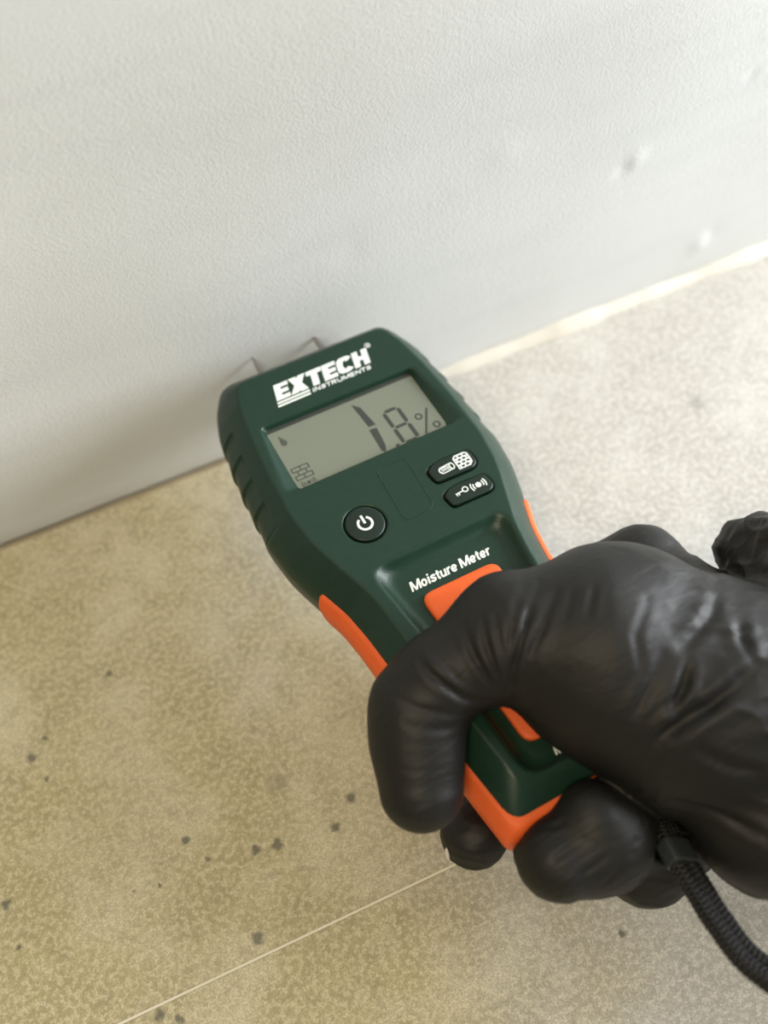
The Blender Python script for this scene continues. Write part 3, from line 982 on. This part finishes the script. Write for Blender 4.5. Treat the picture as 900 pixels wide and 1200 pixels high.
#CREASE_DATA
CREASES = [
    ([[-16.1,-91.9,28.5],[-18.2,-99.9,27.7],[-17.6,-106.1,24.8],[-15.6,-110.8,19.8]], 1.0, 1.0),
    ([[-11.9,-94.2,31.6],[-14.4,-100.8,29.9],[-14.9,-107.3,25.8],[-14.4,-111.7,19.1]], 0.9, 0.9),
    ([[-30.8,-93.1,23.2],[-30.3,-98.7,23.6],[-27.7,-104.0,22.3],[-24.3,-107.8,19.2],[-19.4,-110.1,16.2]], 1.3, 1.1),
    ([[-26.0,-95.8,25.2],[-24.8,-102.0,24.2],[-23.7,-105.3,22.3]], 0.6, 0.8),
    ([[-1.7,-94.8,34.7],[-8.0,-102.4,32.8],[-12.1,-108.1,27.3],[-13.5,-111.6,20.9]], 0.9, 1.0),
    ([[-0.2,-98.9,34.9],[-6.1,-104.1,32.9],[-10.6,-108.6,27.8],[-12.7,-111.3,22.5]], 0.8, 0.9),
    ([[-40.6,-97.9,18.1],[-37.2,-103.7,18.8],[-31.3,-107.9,17.9],[-24.7,-110.3,13.5]], 0.45, 1.0),
    ([[-41.6,-105.6,16.2],[-35.9,-110.1,15.5],[-28.1,-111.4,12.6]], 0.4, 1.0),
    ([[7.6,-92.4,33.5],[-2.9,-101.4,34.3],[-10.0,-108.2,28.6],[-12.4,-111.9,21.6]], 0.9, 0.9),
    ([[8.8,-97.9,35.9],[-0.1,-104.9,34.6],[-5.6,-108.5,31.1]], 0.8, 1.0),
    ([[17.4,-102.7,38.7],[10.5,-109.5,38.4]], 0.7, 1.0),
    ([[12.6,-100.1,37.3],[5.1,-107.2,36.4]], 0.5, 0.9),
    ([[26.3,-133.2,33.3],[18.9,-138.8,29.1]], 1.4, 1.4),
    ([[44.5,-143.6,34.5],[30.5,-143.5,32.3],[23.2,-142.6,29.6],[10.8,-143.3,19.9]], 1.8, 2.0),
    ([[28.3,-138.3,32.7],[18.4,-142.0,27.3],[12.4,-142.3,22.5]], 1.2, 1.4),
    ([[28.2,-131.5,34.0],[24.0,-136.4,31.9],[19.3,-138.8,29.3]], 1.4, 1.3),
    ([[23.2,-126.6,35.0],[14.5,-132.4,30.9],[10.0,-134.8,27.2]], 1.0, 1.3),
    ([[47.1,-140.3,35.1],[36.1,-141.3,34.1],[27.2,-143.2,31.2],[16.3,-143.4,25.1]], 1.5, 1.6),
    ([[13.0,-155.0,6.8],[19.7,-161.5,6.8],[24.9,-169.1,7.4],[28.3,-174.8,8.6]], 1.2, 1.5),
    ([[55.3,-113.2,26.2],[42.3,-123.5,34.8],[29.0,-127.6,34.7]], 1.2, 1.6),
    ([[75.7,-110.7,4.4],[45.6,-131.1,35.0],[43.0,-138.2,35.3]], 1.3, 1.6),
    ([[7.0,-153.2,-2.4],[13.1,-155.4,5.6]], 0.8, 0.8),
    ([[6.4,-155.2,-2.7],[13.7,-156.8,-2.6]], 0.7, 0.8),
    ([[6.1,-147.8,-1.0],[7.9,-148.7,6.0]], 0.8, 0.8),
    ([[-11.5,-163.0,-7.6],[-5.8,-162.3,-4.4]], 0.7, 0.8),
    ([[-3.2,-166.2,-9.9],[5.3,-165.8,-17.7]], 0.7, 0.8),
    ([[-27.6,-153.5,-9.7],[-19.7,-152.1,-2.1],[-10.6,-152.5,-0.1]], 0.4, 0.9),
    ([[-24.4,-159.1,-9.7],[-14.0,-158.5,-3.9],[-7.0,-157.9,-1.5]], 0.4, 0.9),
    ([[-24.9,-142.5,-9.8],[-13.3,-145.2,-1.2]], 0.6, 0.8),
    ([[-28.1,-150.4,-9.9],[-19.6,-151.5,-2.0],[-11.5,-151.4,-0.2]], 0.6, 0.8),
    ([[-24.6,-157.6,-7.9],[-13.3,-158.2,-3.5]], 0.5, 0.8),
    ([[28.3,-112.2,38.4],[18.6,-119.7,38.2],[15.6,-128.1,33.6]], 0.5, 1.2),
    ([[-8.3,-120.1,14.5],[-4.1,-127.1,18.9],[2.1,-130.2,24.8]], 0.35, 1.2),
    ([[-8.8,-95.1,33.2],[-11.6,-103.6,30.6],[-13.5,-109.4,24.7]], 0.6, 0.8),
    ([[20.5,-150.3,23.8],[26.5,-157.9,21.5],[33.3,-162.6,21.1]], 0.9, 1.6),
    ([[1.2,-158.4,-1.8],[17.9,-157.7,-25.9]], 0.7, 0.8),
    ([[-1.6,-160.5,-2.7],[11.0,-162.5,-20.4]], 0.5, 0.8),
    ([[-50.3,-108.3,7.4],[-45.9,-115.6,9.7],[-37.1,-118.8,9.1]], 0.15, 1.0),
    ([[-53.6,-117.8,1.2],[-47.7,-123.7,5.3],[-41.1,-123.7,6.4]], 0.15, 1.2),
]


def hand_displace(v, nrm):
    d = np.zeros(len(v))
    for pts, depth, wd in CREASES:
        P_ = np.array(pts, float)
        best = np.full(len(v), 1e9)
        lo_, hi_ = P_.min(0) - 6 * wd, P_.max(0) + 6 * wd
        mk = np.all((v > lo_) & (v < hi_), axis=1)
        if not mk.any():
            continue
        q = v[mk]
        dm = np.full(len(q), 1e9)
        tt = np.zeros(len(q))
        ns = len(P_) - 1
        for i in range(ns):
            a, b = P_[i], P_[i + 1]
            ba = b - a
            t = np.clip(((q - a) @ ba) / (ba @ ba), 0, 1)
            dd = np.linalg.norm(q - a - t[:, None] * ba, axis=1)
            c_ = dd < dm
            dm[c_] = dd[c_]; tt[c_] = (i + t[c_]) / ns
        fade = np.sin(np.pi * np.clip(tt * 0.9 + 0.05, 0, 1)) ** 0.6
        d[mk] += -0.8 * depth * fade * (np.exp(-(dm / wd) ** 2) - 0.28 * np.exp(-((dm - 2.0 * wd) / (1.1 * wd)) ** 2))
    # loose-film wrinkles: ridged, stretched noise, strongest away from the taut thumb pad
    rot = np.array([[0.80, -0.60, 0.0], [0.48, 0.64, 0.6], [-0.36, -0.48, 0.8]])
    q = v @ rot.T
    n1 = 1 - np.abs(2 * vnoise(q * np.array([0.055, 0.16, 0.08]) + 7) - 1)
    n2 = 1 - np.abs(2 * vnoise(q * np.array([0.13, 0.35, 0.2]) + 3) - 1)
    loose = np.clip((v[:, 0] - 24) / 25, 0, 1) * 0.9 + 0.06
    loose = np.maximum(loose, 0.55 * (v[:, 2] < -14))
    loose = loose * (1 - 0.8 * np.clip((v[:, 1] + 110) / 14, 0, 1) * np.clip((v[:, 0] - 18) / 14, 0, 1) * np.clip((86 - v[:, 0]) / 10, 0, 1))
    d += loose * (1.3 * (n1 ** 3 - 0.3) + 0.42 * (n2 ** 3 - 0.3))
    far = np.clip((v[:, 0] - 60) / 30, 0, 1)
    n3 = 1 - np.abs(2 * vnoise(v * np.array([0.05, 0.07, 0.09]) + 11) - 1)
    d += far * 2.2 * (n3 ** 2 - 0.3)
    return d


v, F = surface_nets(sdf_hand, (-58, -270, -66), (150, -40, 68), 0.85, 40)
nrm = gradient(sdf_hand, v)
dsp = hand_displace(v, nrm)
v = v + nrm * dsp[:, None]
near = sdf_body(*v.T) - 1.05
push = np.clip(-near, 0, 1.5)
gb = gradient(sdf_body, v)
v = v + gb * push[:, None]
glove = link('glove', fast_mesh('glove', v * MM, F), M['glove'], person)
tag(glove, 'thin black nitrile glove with creases at the thumb and a bunched cuff')

# forearm in a dark sleeve, carrying on from the cuff
def sleeve_mesh():
    A, Bq = np.array((128.0, -193.0, 15.0)), np.array((330.0, -320.0, 95.0))
    D = (Bq - A) / np.linalg.norm(Bq - A)
    U = np.cross(D, (0, 0, 1.0)); U /= np.linalg.norm(U)
    W_ = np.cross(U, D)
    vs, fs = [], []
    n, m = 40, 48
    for i in range(n + 1):
        t = i / n
        for j in range(m):
            a = 2 * math.pi * j / m
            r = 43 + 9 * t + 1.6 * math.sin(9 * t * math.pi + 2 * math.sin(a)) * math.sin(2 * a + 3 * t) + 0.8 * math.sin(21 * t + 3 * a)
            q = A + (Bq - A) * t + (U * math.cos(a) + W_ * math.sin(a)) * r
            vs.append(q * MM)
    for i in range(n):
        for j in range(m):
            fs.append((i * m + j, i * m + (j + 1) % m, (i + 1) * m + (j + 1) % m, (i + 1) * m + j))
    fs.append(list(range(m))[::-1]); fs.append([n * m + j for j in range(m)])
    return mesh('sleeve', vs, fs, True)


link('sleeve', sleeve_mesh(), M['sleeve'], person)

# nail showing through the torn fingertip
v_, f_ = [], []
tear = np.array((-39.6, -131.0, -36.5))
ang = np.linspace(0, 2 * math.pi, 17)[:-1]
nail_n = Vector((-0.75, -0.45, 0.48)).normalized()
nail_u = Vector((0.35, -0.25, -0.9)); nail_u = (nail_u - nail_n * nail_u.dot(nail_n)).normalized()
nail_v = nail_n.cross(nail_u)
for rr, hh in ((1.0, -0.5), (1.0, 0.15), (0.6, 0.4)):
    for a in ang:
        q = Vector(tear) + nail_u * (2.3 * rr * math.cos(a)) + nail_v * (0.55 * rr * math.sin(a)) + nail_n * hh
        v_.append(tuple(q * MM))
for k_ in range(2):
    for i in range(16):
        f_.append((k_ * 16 + i, k_ * 16 + (i + 1) % 16, (k_ + 1) * 16 + (i + 1) % 16, (k_ + 1) * 16 + i))
f_.append([32 + i for i in range(16)]); f_.append(list(range(16))[::-1])
nail = link('fingernail', mesh('fingernail', v_, f_, True), M['nail'], person)
tag(nail, 'sliver of pale fingernail showing through a tear in the glove')

# ------------------------------------------------------------------ wrist strap
strap = bpy.data.objects.new('wrist_strap', None)
COL.objects.link(strap)
strap.empty_display_size = 0.02
strap.matrix_world = DEV
tag(strap, 'black braided wrist strap with charcoal crimp hanging below the gloved hand', 'strap')


def bez(pts, n):
    """Catmull-Rom through pts"""
    P_ = [np.array(p, float) for p in pts]
    P_ = [2 * P_[0] - P_[1]] + P_ + [2 * P_[-1] - P_[-2]]
    out = []
    m = len(P_) - 3
    for s in np.linspace(0, m - 1e-6, n):
        i = int(s); t = s - i
        a, b, c, d = P_[i:i + 4]
        out.append(0.5 * ((2 * b) + (c - a) * t + (2 * a - 5 * b + 4 * c - d) * t * t + (3 * b - a - 3 * c + d) * t ** 3))
    return np.array(out)


def frames(path):
    T = np.gradient(path, axis=0)
    T /= np.linalg.norm(T, axis=1, keepdims=True)
    ref = np.array([0.45, -0.2, 0.87])
    N_ = ref - (T @ ref)[:, None] * T
    N_ /= np.linalg.norm(N_, axis=1, keepdims=True)
    return T, N_, np.cross(T, N_)


def tube(path, N_, B_, r, k=8):
    vs, fs = [], []
    for i in range(len(path)):
        for j in range(k):
            a = 2 * math.pi * j / k
            vs.append((path[i] + (N_[i] * math.cos(a) + B_[i] * math.sin(a)) * r) * MM)
    for i in range(len(path) - 1):
        for j in range(k):
            fs.append((i * k + j, i * k + (j + 1) % k, (i + 1) * k + (j + 1) % k, (i + 1) * k + j))
    fs.append(list(range(k))[::-1]); fs.append([(len(path) - 1) * k + j for j in range(k)])
    return vs, fs


SPINE = [(18.0, -153, -21), (15.2, -160, -15.5), (13.0, -166.3, -12), (11.4, -177.3, -10), (10.3, -186, -8), (10.5, -199, -4), (19, -215, 2), (44, -236, 6)]
sp = bez(SPINE, 240)
T_, N_, B_ = frames(sp)
RC = 2.15
for sgn in (-1, 1):
    cpath = sp + B_ * sgn * 2.2
    vs, fs = tube(cpath, N_, B_, RC * 0.86, 10)
    arc = np.concatenate([[0], np.cumsum(np.linalg.norm(np.diff(cpath, axis=0), axis=1))])
    fine = np.linspace(0, len(sp) - 1, 460)
    ii = np.arange(len(sp))
    C_ = np.stack([np.interp(fine, ii, cpath[:, k]) for k in range(3)], 1)
    NN = np.stack([np.interp(fine, ii, N_[:, k]) for k in range(3)], 1)
    BB = np.stack([np.interp(fine, ii, B_[:, k]) for k in range(3)], 1)
    AA = np.interp(fine, ii, arc)
    for hand_ in (-1, 1):
        for s_ in range(5):
            a = hand_ * (AA / 7.5 * 2 * math.pi) + s_ * 2 * math.pi / 5
            rr = RC + 0.16 * np.sin(5 * a * 1.0 + (0 if hand_ > 0 else math.pi))
            st = C_ + (NN * np.cos(a)[:, None] + BB * np.sin(a)[:, None]) * rr[:, None]
            t2, n2, b2_ = frames(st)
            v2, f2 = tube(st, n2, b2_, 0.52, 5)
            b0 = len(vs)
            vs += v2
            fs += [tuple(b0 + q for q in ff) for ff in f2]
    link('cord', mesh('cord', vs, fs, True), M['cord'], strap)
# crimp: flattened sleeve round both cords
ix = np.argmin(np.linalg.norm(sp - np.array((13.3, -165.6, -12.4)), axis=1))
vs, fs = [], []
rings = [(-3.2, 0.80), (-3.0, 0.97), (-2.4, 1.0), (3.6, 1.0), (4.2, 0.97), (4.4, 0.80)]
for off_, s_ in rings:
    c_ = sp[ix] + T_[ix] * off_
    for j in range(32):
        a = 2 * math.pi * j / 32
        ca, sa = math.cos(a), math.sin(a)
        q = 0.42
        ux = math.copysign(abs(ca) ** q, ca) * 4.9 * s_
        uy = math.copysign(abs(sa) ** q, sa) * 3.0 * s_
        vs.append((c_ + B_[ix] * ux + N_[ix] * uy) * MM)
for i in range(len(rings) - 1):
    for j in range(32):
        fs.append((i * 32 + j, i * 32 + (j + 1) % 32, (i + 1) * 32 + (j + 1) % 32, (i + 1) * 32 + j))
fs.append(list(range(32))[::-1]); fs.append([(len(rings) - 1) * 32 + j for j in range(32)])
fe = link('ferrule', mesh('ferrule', vs, fs, False), M['ferrule'], strap)
tag(fe, 'charcoal crimp joining the two cords')
